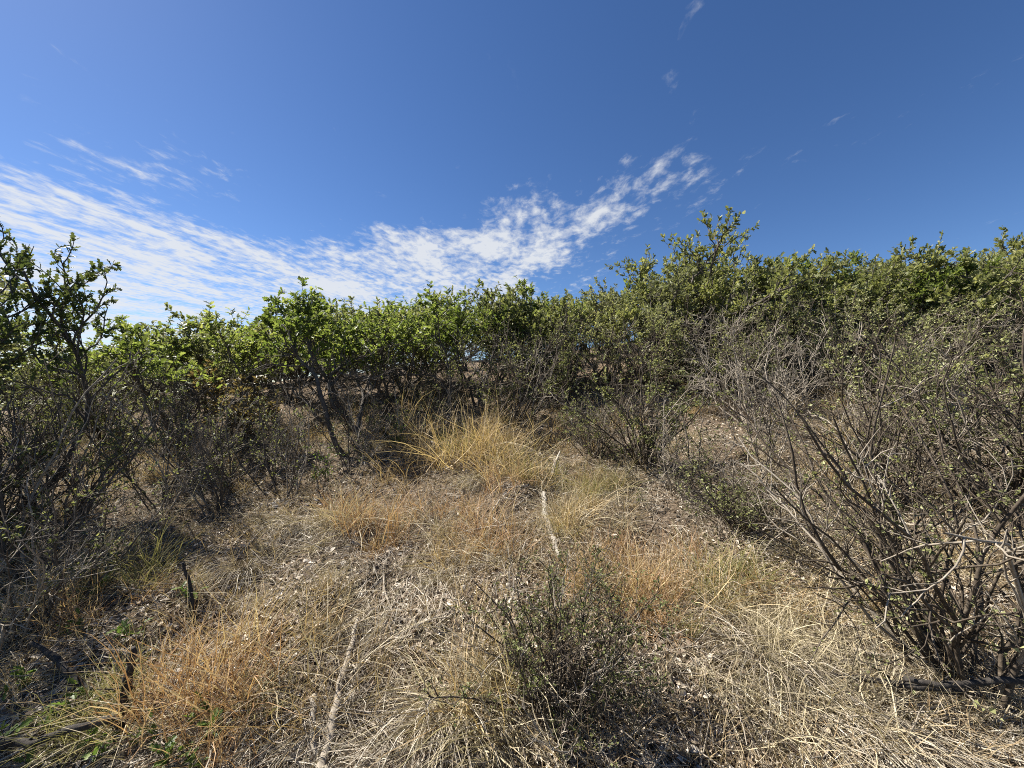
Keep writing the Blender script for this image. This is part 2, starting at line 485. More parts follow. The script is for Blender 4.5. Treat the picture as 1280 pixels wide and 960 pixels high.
def oak_meshes(seed, height=2.2, stems=2, lean=(0, 0), leaf=0.075, leaf_mat='oak_leaf', spread=0.35, dens=1.0, bare=0.42, big=True, r0=0.035):
    rg = np.random.default_rng(seed)
    wood, crown = Acc(), Acc()
    m = stems
    st = np.zeros((m, 3)); st[:, :2] = rg.normal(0, 0.07, (m, 2)); st[:, 2] = -0.05
    a = rg.uniform(0, 2 * np.pi, m)
    d = np.stack([np.cos(a) * spread + lean[0], np.sin(a) * spread + lean[1], np.ones(m)], 1)
    ln = height * 0.80 * rg.uniform(0.85, 1.08, m)
    P0 = grow(st, d, ln, 14, 0.24, 0.10, rg)
    rs = r0 * rg.uniform(0.7, 1.15, m)
    R0 = taper(m, 14, rs, 0.28)
    R0[:, 0] *= 1.5
    tubes(wood, P0, R0, 7)
    par, f, s, dd = spawn(P0, int(11 * dens), bare, 1.0, 0.5, 1.15, rg, 0.2)
    l1 = height * 0.30 * rg.uniform(0.55, 1.2, len(s)) * (1.25 - 0.6 * f)
    P1 = grow(s, dd, l1, 8, 0.26, 0.10, rg)
    r1 = rs[par] * (0.5 - 0.25 * f)
    tubes(wood, P1, taper(len(s), 8, r1, 0.4), 5)
    _, f2, s2, d2 = spawn(P1, 5, 0.25, 1.0, 0.4, 1.1, rg, 0.2)
    l2 = height * 0.105 * rg.uniform(0.5, 1.3, len(s2))
    P2 = grow(s2, d2, l2, 5, 0.28, 0.12, rg)
    tubes(wood, P2, taper(len(s2), 5, 0.0042 * rg.uniform(0.7, 1.3, len(s2)), 0.5), 3)
    # leaves in loose rosettes along the outer twigs
    tip = np.concatenate([P2, P1[:, 3:8]])
    _, f3, s3, d3 = spawn(tip, int(10 * dens), 0.3, 1.0, 0.5, 1.35, rg, 0.1)
    keep = s3[:, 2] > height * bare * rg.uniform(0.75, 1.05, len(s3))
    s3, d3 = s3[keep], d3[keep]
    sz = leaf * rg.uniform(0.55, 1.25, len(s3))
    tv, tf = (OAK_LEAF_V, OAK_LEAF_F) if big else (MID_V, MID_F)
    leaves(crown, s3, d3 + np.array([0, 0, 0.15]), sz, rg, tv, tf, 0.55, 0.5, 0.35)
    # bare dead twigs low on the stems
    _, f4, s4, d4 = spawn(P0, 9, 0.12, 0.6, 0.6, 1.4, rg, 0.3)
    P4 = grow(s4, d4, height * 0.22 * rg.uniform(0.4, 1.3, len(s4)), 7, 0.30, 0.04, rg)
    tubes(wood, P4, taper(len(s4), 7, 0.006 * rg.uniform(0.6, 1.3, len(s4)), 0.3), 4)
    _, f5, s5, d5 = spawn(P4, 5, 0.2, 1.0, 0.4, 1.2, rg)
    P5 = grow(s5, d5, height * 0.08 * rg.uniform(0.4, 1.4, len(s5)), 4, 0.3, 0.05, rg)
    tubes(wood, P5, taper(len(s5), 4, 0.0026 * np.ones(len(s5)), 0.5), 3)
    top = float(np.percentile(np.concatenate(crown.v)[:, 2], 99.6))
    return dict(trunk=wood.mesh('trunk', 'oak_bark'), crown=crown.mesh('crown', leaf_mat, False), top=top)


def shrub_meshes(seed, height=1.4, stems=20, spread=0.55, leaf=0.02, leaf_mat='shrub_leaf', leafn=5, r0=0.009, bark='shrub_bark',
                 side=7, twig=5, dirs=None, wander=0.13, low=0.15, pale=0.13, tr=0.0025):
    rg = np.random.default_rng(seed)
    wood, fol = Acc(), Acc()
    if dirs is None:
        m = stems
        a = rg.uniform(0, 2 * np.pi, m)
        rad = spread * np.sqrt(rg.uniform(0.02, 1, m))
        d = np.stack([np.cos(a) * rad, np.sin(a) * rad, np.ones(m)], 1)
        ln = height * rg.uniform(0.6, 1.1, m)
    else:
        dirs = np.asarray(dirs, float)
        m = len(dirs)
        d, ln = dirs[:, :3], dirs[:, 3]
    st = np.zeros((m, 3)); st[:, :2] = rg.normal(0, 0.05, (m, 2)) + norm(d)[:, :2] * 0.06; st[:, 2] = -0.04
    P0 = grow(st, d, ln, 12, wander, 0.03, rg)
    rs = r0 * rg.uniform(0.55, 1.25, m)
    dead = rg.random(m) < pale
    pale_wood = Acc()

    def split(P, rr, k, flag):
        for acc, f_ in ((wood, ~flag), (pale_wood, flag)):
            if f_.any():
                tubes(acc, P[f_], rr[f_], k)
    split(P0, taper(m, 12, rs, 0.35), 5, dead)
    par, f, s, dd = spawn(P0, side, low, 1.0, 0.3, 1.0, rg)
    l1 = ln[par] * 0.30 * rg.uniform(0.4, 1.4, len(s)) * (1.2 - 0.6 * f)
    P1 = grow(s, dd, l1, 7, 0.19, 0.06, rg)
    dead1 = dead[par] | (rg.random(len(s)) < 0.12)
    split(P1, taper(len(s), 7, rs[par] * 0.48 * (1.1 - 0.4 * f), 0.45), 4, dead1)
    par2, f2, s2, d2 = spawn(P1, twig, 0.1, 1.0, 0.35, 1.25, rg)
    l2 = l1[par2] * 0.42 * rg.uniform(0.4, 1.3, len(s2))
    P2 = grow(s2, d2, l2, 4, 0.24, 0.06, rg)
    split(P2, taper(len(s2), 4, tr * rg.uniform(0.7, 1.4, len(s2)), 0.55), 3, dead1[par2])
    if leafn:
        live = ~np.concatenate([dead1[par2], dead1])
        src = np.concatenate([P2, P1[:, 3:7]])[live]
        _, f3, s3, d3 = spawn(src, leafn, 0.15, 1.0, 0.4, 1.3, rg)
        ok = vnoise(s3[:, 0] * 5 + seed, s3[:, 2] * 5 + s3[:, 1] * 3, 8) > -0.12
        s3, d3 = s3[ok], d3[ok]
        leaves(fol, s3, d3, leaf * rg.uniform(0.55, 1.3, len(s3)), rg, ROUND_V, SMALL_F, 0.35, 0.6, 0.3)
    V = np.concatenate(wood.v)
    res = dict(stems=wood.mesh('stems', bark), top=float(np.percentile(V[:, 2], 99.7)))
    if pale_wood.n:
        res['dead_stems'] = pale_wood.mesh('dead_stems', 'dead_bark')
    if leafn:
        res['foliage'] = fol.mesh('foliage', leaf_mat, False)
    return res


def tuft_mesh(seed, mat, blades=160, length=0.35, lean=0.45, droop=0.10, radius=0.06, width=0.003, seedheads=False):
    rg = np.random.default_rng(seed)
    acc = Acc()
    m = blades
    a = rg.uniform(0, 2 * np.pi, m)
    rr = radius * np.sqrt(rg.uniform(0, 1, m))
    b_ = rg.uniform(0, 2 * np.pi, m)
    st = np.stack([np.cos(b_) * rr * 1.5, np.sin(b_) * rr * 1.5, np.full(m, -0.02)], 1)
    le = lean * rg.uniform(0.0, 1.5, m) ** 1.4
    d = norm(np.stack([np.cos(a) * le + rg.normal(0, .12, m), np.sin(a) * le + rg.normal(0, .12, m), np.ones(m)], 1))
    n = 6
    ln = length * rg.uniform(0.35, 1.2, m)
    P = np.empty((m, n, 3)); P[:, 0] = st
    dr = droop * rg.uniform(0.2, 2.0, m)
    for i in range(1, n):
        d = norm(d + rg.normal(0, 0.17, (m, 3)) + np.stack([np.cos(a) * dr, np.sin(a) * dr, -dr * 0.9], 1))
        P[:, i] = P[:, i - 1] + d * (ln / (n - 1))[:, None]
    P[:, :, 2] = np.maximum(P[:, :, 2], -0.02 + 0.02 * rg.uniform(0, 1, (m, 1)))
    ribbons(acc, P, width * rg.uniform(0.6, 1.4, m), rg, rg.uniform(0, 1, m))
    return acc.mesh('bunchgrass_tuft', mat, False)


# ------------------------------------------------------------------ ground
def build_ground():
    N = 460
    u = np.linspace(-1, 1, N)
    b = 9.2
    s = 4000 * np.sinh(b * u) / np.sinh(b)
    X, Y = np.meshgrid(s, s + 2.4, indexing='xy')
    Z = ground_z(X, Y)
    acc = Acc()
    idx = np.arange(N * N).reshape(N, N)
    q = np.stack([idx[:-1, :-1], idx[:-1, 1:], idx[1:, 1:], idx[1:, :-1]], -1)
    acc.add(np.stack([X, Y, Z], -1), 0.5, quads=q)
    tag(link('ground', acc.mesh('ground', 'ground_soil')), 'dry tan hillside soil rising up the slope', None, None, 'structure')


build_ground()


# ------------------------------------------------------------------ placing plants
placed = []          # (x, y, name) landmarks


def put_plant(name, parts, p, rz, scale, label, cat, group, tilt=(0, 0), sxy=1.0, stuff=('crown', 'foliage')):
    e = link(name, None)
    e.location = (p[0], p[1], p[2])
    e.rotation_euler = (tilt[0], tilt[1], rz)
    e.scale = (scale * sxy, scale * sxy, scale)
    e.empty_display_size = 0.1
    for k, me in parts.items():
        if k != 'top':
            c = link(k, me, e)
            if k == 'dead_stems':
                c['kind'] = 'stuff'
    tag(e, label, cat, group)
    return e


OAKS = [oak_meshes(100 + i, 2.2, st, ln, 0.066, mt, sp, de * 1.15, ba, r0=0.027 if i < 3 else 0.031) for i, (st, ln, mt, sp, de, ba) in enumerate([
    (4, (0, 0), 'oak_leaf', 0.35, 0.9, 0.56),
    (4, (0.1, 0), 'oak_leaf', 0.40, 0.9, 0.58),
    (5, (-0.12, 0), 'oak_leaf', 0.42, 0.85, 0.60),
    (2, (0, 0.1), 'oak_leaf_olive', 0.35, 1.2, 0.36),
    (4, (0, 0), 'oak_leaf_dusty', 0.45, 1.0, 0.44),
    (4, (0, -0.1), 'oak_leaf', 0.55, 1.2, 0.42),
    (6, (0.05, 0), 'oak_leaf_olive', 0.60, 1.1, 0.18),
])]


def oak(kind, px, d, top, label, group=None, rz=None, sxy=None, name='scrub_oak', tilt=(0, 0)):
    """top: photo row of the crown's top, fixes the tree's height"""
    p = at(px, d)
    pr = kind if isinstance(kind, dict) else OAKS[kind]
    h = EYE + (480 - top) / FPX * d - p[2]
    s = h / pr['top']
    e = put_plant(name, pr, p, rng.uniform(0, 6.28) if rz is None else rz, s, label, 'tree', group, tilt, min(1.25, max(0.85, 1.0 / s ** 0.4)) if sxy is None else sxy)
    return e


LATER = []


def neighbour(o, text, group):
    LATER.append((o, text, group))
    return o


# the oak standing at the edge of the clearing, and the leaning one
near_oak = oak_meshes(301, 2.4, 4, (0.06, 0.0), 0.055, 'oak_leaf_painted_shade', 0.24, 1.2, 0.46, r0=0.025)
oak(near_oak, -14, 2.9, 276, 'tall open-crowned scrub oak with dark crooked trunk against the cloud bank', rz=0.4, sxy=0.8)
lean_oak = oak_meshes(305, 2.3, 1, (-0.38, 0.0), 0.066, 'oak_leaf', 0.05, 1.6, 0.56, r0=0.032)
oak(lean_oak, 418, 4.3, 343, 'scrub oak with a single dark trunk leaning out over the dry grass', rz=0.0)
tall_oak = oak_meshes(310, 2.6, 6, (0.0, 0.0), 0.062, 'oak_leaf_olive', 0.36, 1.2, 0.28)
oak(tall_oak, 862, 6.6, 281, 'tallest olive green scrub oak standing up above the thicket skyline')

for kind, px, d, top in [(2, 150, 5.2, 408), (0, 205, 4.6, 398), (4, 255, 5.6, 405), (1, 300, 5.0, 392), (5, 440, 5.0, 362), (2, 485, 5.4, 372), (1, 555, 5.3, 368),
                         (0, 600, 5.8, 378)]:
    neighbour(oak(kind, px, d, top, None, None), {4: 'front-row dusty', 5: 'front-row bushy green'}.get(kind, 'front-row bare-stemmed green') + ' scrub oak', 'scrub oaks along the front of the thicket')
R2 = []
for px, d, top in [(120, 7.5, 430), (175, 8.0, 415), (240, 7.5, 412), (310, 7.5, 398), (360, 6.5, 392), (395, 6.5, 378), (420, 7.0, 382), (465, 7.5, 368), (510, 6.5, 376), (540, 7.6, 372), (580, 7.0, 372), (620, 6.6, 366), (655, 7.2, 362), (690, 6.4, 366), (720, 7.4, 358),
                   (745, 6.4, 360), (775, 7.2, 350), (805, 6.2, 345), (835, 7.4, 330), (895, 7.5, 318), (925, 6.4, 332), (950, 7.2, 322), (985, 6.5, 330), (1010, 7.6, 326), (1040, 6.6, 322), (1070, 7.4, 318), (1105, 6.6, 320), (1135, 7.4, 318), (1165, 6.4, 330),
                   (1195, 7.6, 322), (1220, 6.6, 306), (1250, 7.4, 298), (1285, 6.6, 296), (1320, 7.2, 300),
                   (660, 9.0, 366), (760, 9.0, 352), (870, 9.2, 318), (980, 9.2, 326), (1090, 9.2, 318), (1200, 9.4, 312), (500, 9.5, 380), (340, 9.5, 402), (580, 9.4, 376), (420, 9.6, 388), (60, 8.5, 440), (1290, 9.0, 300)]:
    hump = 0 if px < 700 else 9 * math.cos((px - 965) / 75.0 * math.pi * 0.95) - 3
    R2.append((px, d, top - hump))
for i, (px, d, top) in enumerate(R2):
    k = [3, 4, 5, 6, 1][i % 5] if px < 800 else [3, 6, 4, 5, 6][i % 5]
    neighbour(oak(k, px, d, top, None, None), ('olive' if k in (3, 4, 6) else 'bright green') + ' leafy scrub oak crowded into the thicket', 'scrub oaks in the thicket')
for px in range(90, 1330, 42):
    d = rng.uniform(10.5, 13) + (2.0 if px < 640 else 0)
    top = float(np.interp(px, [90, 150, 300, 450, 700, 800, 860, 1000, 1150, 1280], [450, 428, 412, 390, 376, 366, 348, 348, 344, 326])) + rng.uniform(0, 10)
    neighbour(oak(6, px + rng.uniform(-12, 12), d, top, None, None), 'olive scrub oak deep at the back of the thicket', 'scrub oaks deep in the thicket')
for px in range(-20, 480, 50):
    d = rng.uniform(9.0, 10.5)
    neighbour(oak(6, px + rng.uniform(-15, 15), d, float(np.interp(px, [0, 150, 300, 480], [452, 436, 420, 400])) + rng.uniform(-6, 8), None, None, sxy=1.5), 'low spreading olive scrub oak', 'low oaks behind the front row')
russet = oak_meshes(320, 1.6, 3, (0, 0), 0.055, 'oak_leaf_russet', 0.5, 1.0, 0.3)
oak(russet, 265, 4.3, 455, 'small scrub oak with russet brown withered leaves', name='scrub_oak')
# oaks beside the photographer whose shade falls across the foreground
for k, x, y, h in [(1, -4.3, 1.6, 2.2), (4, -5.2, 3.0, 2.3), (3, -4.4, 0.2, 2.2)]:
    put_plant('scrub_oak', OAKS[k], (x, y, gz(x, y)), rng.uniform(0, 6), h / OAKS[k]['top'],
              'scrub oak shading the dark corner of the clearing beside the charred branches', 'tree', 'scrub oaks beside the clearing')

SHRUBS = [shrub_meshes(200 + i, 1.4, st, sp, lf, mt, ln, r0, bk, sd, tw) for i, (st, sp, lf, mt, ln, r0, bk, sd, tw) in enumerate([
    (30, 0.85, 0.021, 'shrub_leaf', 4, 0.010, 'shrub_bark', 8, 5),
    (26, 0.75, 0.024, 'shrub_leaf', 7, 0.010, 'shrub_bark', 8, 5),
    (26, 0.85, 0.025, 'shrub_leaf_pale', 7, 0.010, 'shrub_bark', 8, 5),
    (22, 1.00, 0.018, 'shrub_leaf', 0, 0.010, 'dead_bark', 8, 5),
    (18, 0.60, 0.027, 'shrub_leaf_pale', 7, 0.011, 'shrub_bark', 8, 5),
    (9, 0.70, 0.026, 'shrub_leaf', 3, 0.011, 'oak_bark', 8, 4),
])]


def shrub(kind, px, d, top, label, group=None, rz=None, sxy=1.0, name='mountain_shrub'):
    p = at(px, d)
    pr = kind if isinstance(kind, dict) else SHRUBS[kind]
    h = EYE + (480 - top) / FPX * d - p[2]
    s = h / pr['top']
    return put_plant(name, pr, p, rng.uniform(0, 6.28) if rz is None else rz, s, label, 'shrub', group, (0, 0), sxy)


big_dirs = []
rb = np.random.default_rng(5)
for i in range(30):
    a = rb.uniform(0, 2 * np.pi); r_ = rb.uniform(0.1, 0.62)
    big_dirs.append((math.cos(a) * r_ - 0.12, math.sin(a) * r_ + 0.1, 1.0, rb.uniform(0.9, 1.5)))
big_dirs += [(-1.2, 0.1, 0.45, 0.6), (-0.9, 0.3, 0.9, 1.2), (-1.0, -0.1, 0.12, 0.6), (1.0, 0.1, 0.1, 0.7)]
big = shrub_meshes(400, leaf=0.014, leaf_mat='shrub_leaf_pale', leafn=5, r0=0.0090, side=7, twig=4, dirs=big_dirs, wander=0.16, tr=0.0020)
put_plant('mountain_shrub', big, at(1205, 1.45), 0.0, 1.0, 'big many-stemmed grey shrub with a dead limb sticking out low', 'shrub', None)
put_plant('mountain_shrub', big, at(1325, 1.95), 2.1, 1.0, 'grey shrub of fine tangled twigs crowding the big many-stemmed shrub', 'shrub', None)
put_plant('mountain_shrub', big, at(1120, 2.6), 4.2, 0.85, 'fine-twigged grey shrub standing directly uphill of the big many-stemmed shrub', 'shrub', None)
small = shrub_meshes(411, 0.8, 46, 0.70, 0.014, 'shrub_leaf', 3, 0.0060, 'shrub_bark', 9, 6, wander=0.13, tr=0.0016)
shrub(small, 700, 1.42, 690, 'knee-high dark twiggy shrub below the bleached log', sxy=1.15)
shrub(0, 648, 4.7, 398, 'vase-shaped bare grey shrub at the head of the golden grass', sxy=1.05)
shrub(1, 805, 3.4, 425, 'rounded grey shrub with sparse small leaves above the bleached log', sxy=1.15)
shrub(0, 930, 2.5, 550, 'low dark tangled shrub sprawling at the edge of the pale grass', sxy=1.5)
shrub(3, 950, 4.2, 395, 'dead silvery brush heap of leafless twigs', sxy=1.2)
for k, px, d, top in [(1, 700, 5.4, 405), (2, 940, 5.0, 400), (3, 990, 4.6, 420), (4, 1015, 5.2, 385), 
                      (2, 1085, 4.8, 375), (3, 1120, 5.2, 410), (2, 1180, 5.0, 400), (4, 1270, 5.0, 390), (0, 660, 6.0, 400),
                      (0, 540, 5.6, 440), (3, 430, 6.0, 440), (2, 230, 5.2, 445), (1, 130, 5.0, 450), (0, 80, 5.6, 450),
                      (1, 40, 4.6, 460), (1, 480, 4.5, 500),
                      (5, 345, 3.8, 480), (5, 250, 3.9, 470), (5, 290, 3.5, 500), (5, 450, 4.2, 480), (5, 510, 4.2, 490), (5, 550, 4.6, 470), (5, 170, 3.9, 480), (5, 850, 2.9, 500), (0, 745, 3.7, 480), (5, 960, 3.2, 470), (2, 800, 5.6, 385), (4, 840, 5.9, 370), (2, 885, 5.6, 370), (4, 925, 5.9, 365), (2, 970, 5.5, 365), (4, 1045, 5.8, 360), (2, 1130, 5.7, 365), (4, 1170, 5.6, 370), (2, 1235, 5.7, 360), (2, 1290, 5.6, 360), (2, 700, 5.9, 385), (4, 750, 5.8, 385), (5, 270, 3.2, 500), (5, 360, 3.3, 490), (5, 440, 3.6, 490), (5, 200, 3.1, 500)]:
    neighbour(shrub(k, px, d, top, None, None), {0: 'dark twiggy shrub', 1: 'grey-green twiggy shrub', 2: 'pale-leaved twiggy shrub', 3: 'leafless silvery shrub', 4: 'upright pale-leaved shrub', 5: 'sparse dark-stemmed shrub'}[k] + ' in the undergrowth', 'grey shrubs in the thicket undergrowth')
for k, px, d, top in [(4, 1100, 3.2, 400), (4, 1235, 2.5, 395), (2, 1330, 2.6, 410)]:
    neighbour(shrub(k, px, d, top, None, None), {1: 'grey-green open shrub', 2: 'spreading pale-leaved shrub', 4: 'upright pale-leaved shrub'}[k] + ' on dark stems', 'open shrubs on the slope')
g_lf = 'shadowed shrubs under the tall open-crowned oak'
l_lf = 'shadowed dark shrub with thin stems under the tall open-crowned oak'
for k, px, d, top in [(5, 40, 2.4, 450), (1, -30, 2.5, 470), (5, 75, 2.9, 460), (5, 20, 1.9, 560), (5, 110, 3.3, 480), (5, 85, 2.1, 600)]:
    shrub(k, px, d, top, l_lf if k == 5 else 'shadowed fuller shrub with many small leaves under the tall open-crowned oak', g_lf if k == 5 else 'fuller shadowed shrubs')
sap = shrub_meshes(420, 0.9, 5, 0.35, 0.022, 'fresh_leaf', 4, 0.007, 'oak_bark', 6, 4)
shrub(sap, 405, 3.3, 530, 'slim dark-stemmed sapling with few green leaves by the mounded grass tuft')
shrub(sap, 500, 3.9, 500, 'slim dark-stemmed sapling at the head of the orange grass')
shrub(sap, 800, 2.7, 600, 'thin sapling with sparse leaves beside the rounded grey shrub')


# ------------------------------------------------------------------ grass
TUFT = {
    'gold': [tuft_mesh(500 + i, 'straw_gold', 85, 0.40, 0.45, 0.09, 0.08, 0.0044) for i in range(4)],
    'orange': [tuft_mesh(510 + i, 'straw_orange', 70, 0.36, 0.42, 0.08, 0.10, 0.0042) for i in range(4)],
    'pale': [tuft_mesh(520 + i, 'straw_pale', 170, 0.32, 0.75, 0.24, 0.07, 0.0038) for i in range(4)],
    'green': [tuft_mesh(530 + i, 'straw_green', 110, 0.30, 0.55, 0.13, 0.06, 0.0042) for i in range(3)],
    'wild': [tuft_mesh(540 + i, 'straw_pale', 60, 0.42, 0.95, 0.20, 0.12, 0.0040) for i in range(4)],
}

def mound_mesh(seed):
    rg = np.random.default_rng(seed)
    acc = Acc()
    m, n = 260, 8
    a = rg.normal(-1.57 + rg.normal(0, .3), 0.95, m)          # combed downhill
    rr = 0.13 * np.sqrt(rg.uniform(0, 1, m))
    st = np.stack([np.cos(a) * rr * 1.4, np.sin(a) * rr + 0.03, np.full(m, 0.03)], 1)
    d = norm(np.stack([np.cos(a) * 0.7 + rg.normal(0, .4, m), np.sin(a) * 0.7 + rg.normal(0, .4, m), np.ones(m)], 1))
    ln = 0.34 * rg.uniform(0.25, 1.2, m)
    P = np.empty((m, n, 3)); P[:, 0] = st
    dr = 0.30 * rg.uniform(0.5, 1.5, m)
    for i in range(1, n):
        d = norm(d + rg.normal(0, 0.17, (m, 3)) + np.stack([np.cos(a) * dr * .5, np.sin(a) * dr * .5, -dr], 1))
        P[:, i] = P[:, i - 1] + d * (ln / (n - 1))[:, None]
    P[:, :, 2] = np.maximum(P[:, :, 2], P[:, :, 1] * 0.2 - 0.01)
    ribbons(acc, P, 0.0034 * rg.uniform(0.6, 1.4, m), rg, rg.uniform(0, 1, m) ** 1.3)
    return acc.mesh('grass_mound', 'straw_matted', False)


for i, (px, d, s_, lb) in enumerate([
        (560, 1.45, 1.0, 'broad grey-tan grass mound combed downhill beside the knee-high shrub'),
        (372, 2.75, 0.85, 'dense rounded grass mound by the slim sapling'),
        (425, 1.92, 0.75, 'grass mound hanging over the upper end of the long log'),
        (612, 3.3, 0.9, 'grass mound under the tall golden straw'),
        (960, 1.55, 1.0, 'broad pale grass mound uphill of the dead branches'),
        (300, 2.35, 0.8, 'flattened grass mound uphill of the dark standing stick')]):
    o = link('grass_mound', mound_mesh(560 + i))
    p_ = at(px, d)
    o.location = p_
    o.rotation_euler = (0, 0, rng.normal(0, 0.3)); o.scale = (s_, s_, s_)
    tag(o, lb, 'grass tuft')
TL = {'gold': 'golden straw', 'orange': 'rust-orange', 'pale': 'pale drooping', 'green': 'greenish straw'}


def tuft(kind, x, y, s, label, group):
    mesh = TUFT[kind][int(rng.integers(len(TUFT[kind])))]
    o = link('bunchgrass_tuft', mesh)
    o.location = (x, y, gz(x, y))
    o.rotation_euler = (rng.normal(0, 0.08), rng.normal(0, 0.08), rng.uniform(0, 6.28))
    o.scale = (s, s, s * rng.uniform(0.85, 1.15))
    return tag(o, label, 'grass tuft', group)


MIXES = {'gold': ['gold'] * 6 + ['pale', 'wild', 'green'], 'orange': ['orange'] * 7 + ['gold', 'wild', 'wild', 'pale'], 'pale': ['pale'] * 6 + ['wild', 'gold'], 'green': ['green'] * 4 + ['wild']}


def patch(kind, px0, px1, d0, d1, n, s0, s1, label, group):
    pc, dc = (px0 + px1) / 2, (d0 + d1) / 2
    for _ in range(n):
        d = min(max(dc + (d1 - d0) * 0.42 * rng.normal(), 1.32), d1 + 0.6)
        x = (pc + (px1 - px0) * 0.42 * rng.normal() - 640) / FPX * d
        k = MIXES[kind][int(rng.integers(len(MIXES[kind])))]
        lb = label if k == kind else {'gold': 'golden straw', 'orange': 'rust-orange', 'pale': 'pale arching', 'green': 'greenish straw', 'wild': 'sparse tangled tan'}[k] + ' tuft mixed in with the ' + group
        tuft(k, x, d, rng.uniform(s0, s1) * (0.75 + 0.5 * rng.random()), lb, group if k == kind else 'odd tufts among the ' + group)


patch('gold', 560, 660, 3.3, 4.2, 24, 1.0, 1.6, 'tall golden straw tuft below the vase-shaped grey shrub', 'golden tufts at the head of the clearing')
patch('orange', 450, 620, 2.35, 3.0, 28, 0.6, 1.1, 'rust-orange grass tuft in the patch beside the bleached log', 'orange tufts up the slope')
patch('gold', 700, 770, 2.2, 3.3, 12, 0.7, 1.2, 'straw-gold grass tuft on the far side of the bleached log', 'golden tufts past the bleached log')
patch('orange', 740, 880, 1.75, 2.2, 22, 0.55, 0.95, 'orange-gold grass tuft uphill of the knee-high twiggy shrub', 'orange tufts above the low shrub')
patch('orange', 240, 350, 1.35, 1.75, 16, 0.7, 1.1, 'rusty standing grass tuft beside the grey log lying downslope', 'rusty tufts by the downslope log')
patch('orange', 90, 230, 1.9, 2.3, 7, 0.6, 1.0, 'reddish-brown grass tuft in the shade near the dead upright stick', 'reddish tufts in the shade')
patch('pale', 860, 1080, 1.3, 1.8, 20, 0.7, 1.2, 'pale drooping bunchgrass tuft below the low tangled shrub', 'pale tufts by the tangled shrub')
patch('pale', 540, 620, 1.30, 1.6, 5, 0.9, 1.3, 'large pale grass mound spilling over beside the knee-high twiggy shrub', 'pale mounds by the twiggy shrub')
patch('pale', 330, 400, 2.5, 2.9, 4, 0.7, 1.0, 'pale mounded grass tuft on the litter below the slim sapling', 'pale mounds on the litter')
patch('pale', 330, 445, 1.75, 2.0, 3, 0.7, 1.0, 'pale grass mound hanging over the top of the downslope log', 'pale mounds over the log')
patch('green', 850, 960, 1.8, 2.2, 6, 0.6, 1.0, 'greenish straw tuft between the orange grass and tangled shrub', 'greenish tufts by the tangled shrub')
patch('green', 700, 760, 2.8, 3.4, 5, 0.8, 1.2, 'greenish straw tuft downhill of the rounded grey shrub', 'greenish tufts up the slope')
patch('green', 130, 200, 2.2, 2.7, 5, 0.8, 1.3, 'stiff green-grey grass clump in the oak shade', 'stiff clumps in the shade')
patch('gold', 60, 200, 3.6, 5.4, 18, 0.5, 1.0, 'short sunlit golden tuft in the clearing behind the shaded shrubs', 'golden tufts in the far clearing')
patch('gold', 1010, 1120, 3.0, 5.2, 12, 0.7, 1.2, 'golden tuft showing between the stems of the pale-leaved shrubs', 'golden tufts between shrubs')
patch('pale', 560, 960, 2.3, 3.6, 24, 0.5, 0.9, 'scattered pale tuft on the bare litter around the bleached log', 'pale tufts on open litter')
patch('gold', 380, 700, 3.8, 5.4, 22, 0.6, 1.0, 'straw tuft at the foot of the front-row oaks', 'straw tufts under the oaks')
patch('pale', 1050, 1280, 1.5, 2.6, 14, 0.7, 1.1, 'pale tuft growing among the stems of the big grey shrub', 'pale tufts among stems')
patch('green', 0, 300, 1.3, 1.7, 8, 0.6, 1.0, 'shaded straw-green tuft around the charred branches', 'shaded tufts around charred wood')
patch('pale', 250, 560, 1.9, 2.6, 12, 0.35, 0.6, 'small pale tuft on the open leaf litter above the downslope log', 'small pale tufts on litter')


# uncountable thin grass, fallen straw, leaf litter and gravel: one object each
def scatter(n, dmin, dmax, pxmin=-60, pxmax=1340, power=1.0):
    d = dmin + (dmax - dmin) * rng.uniform(0, 1, n) ** power
    px = rng.uniform(pxmin, pxmax, n)
    x = (px - 640) / FPX * d
    return x, d


patch('gold', 700, 1280, 4.2, 5.6, 26, 0.6, 1.0, 'straw tuft on the slope between the grey thicket shrubs', 'straw tufts between thicket shrubs')
patch('gold', 150, 420, 3.6, 5.2, 22, 0.5, 0.9, 'short straw tuft among the thin oak stems', 'straw tufts among oak stems')


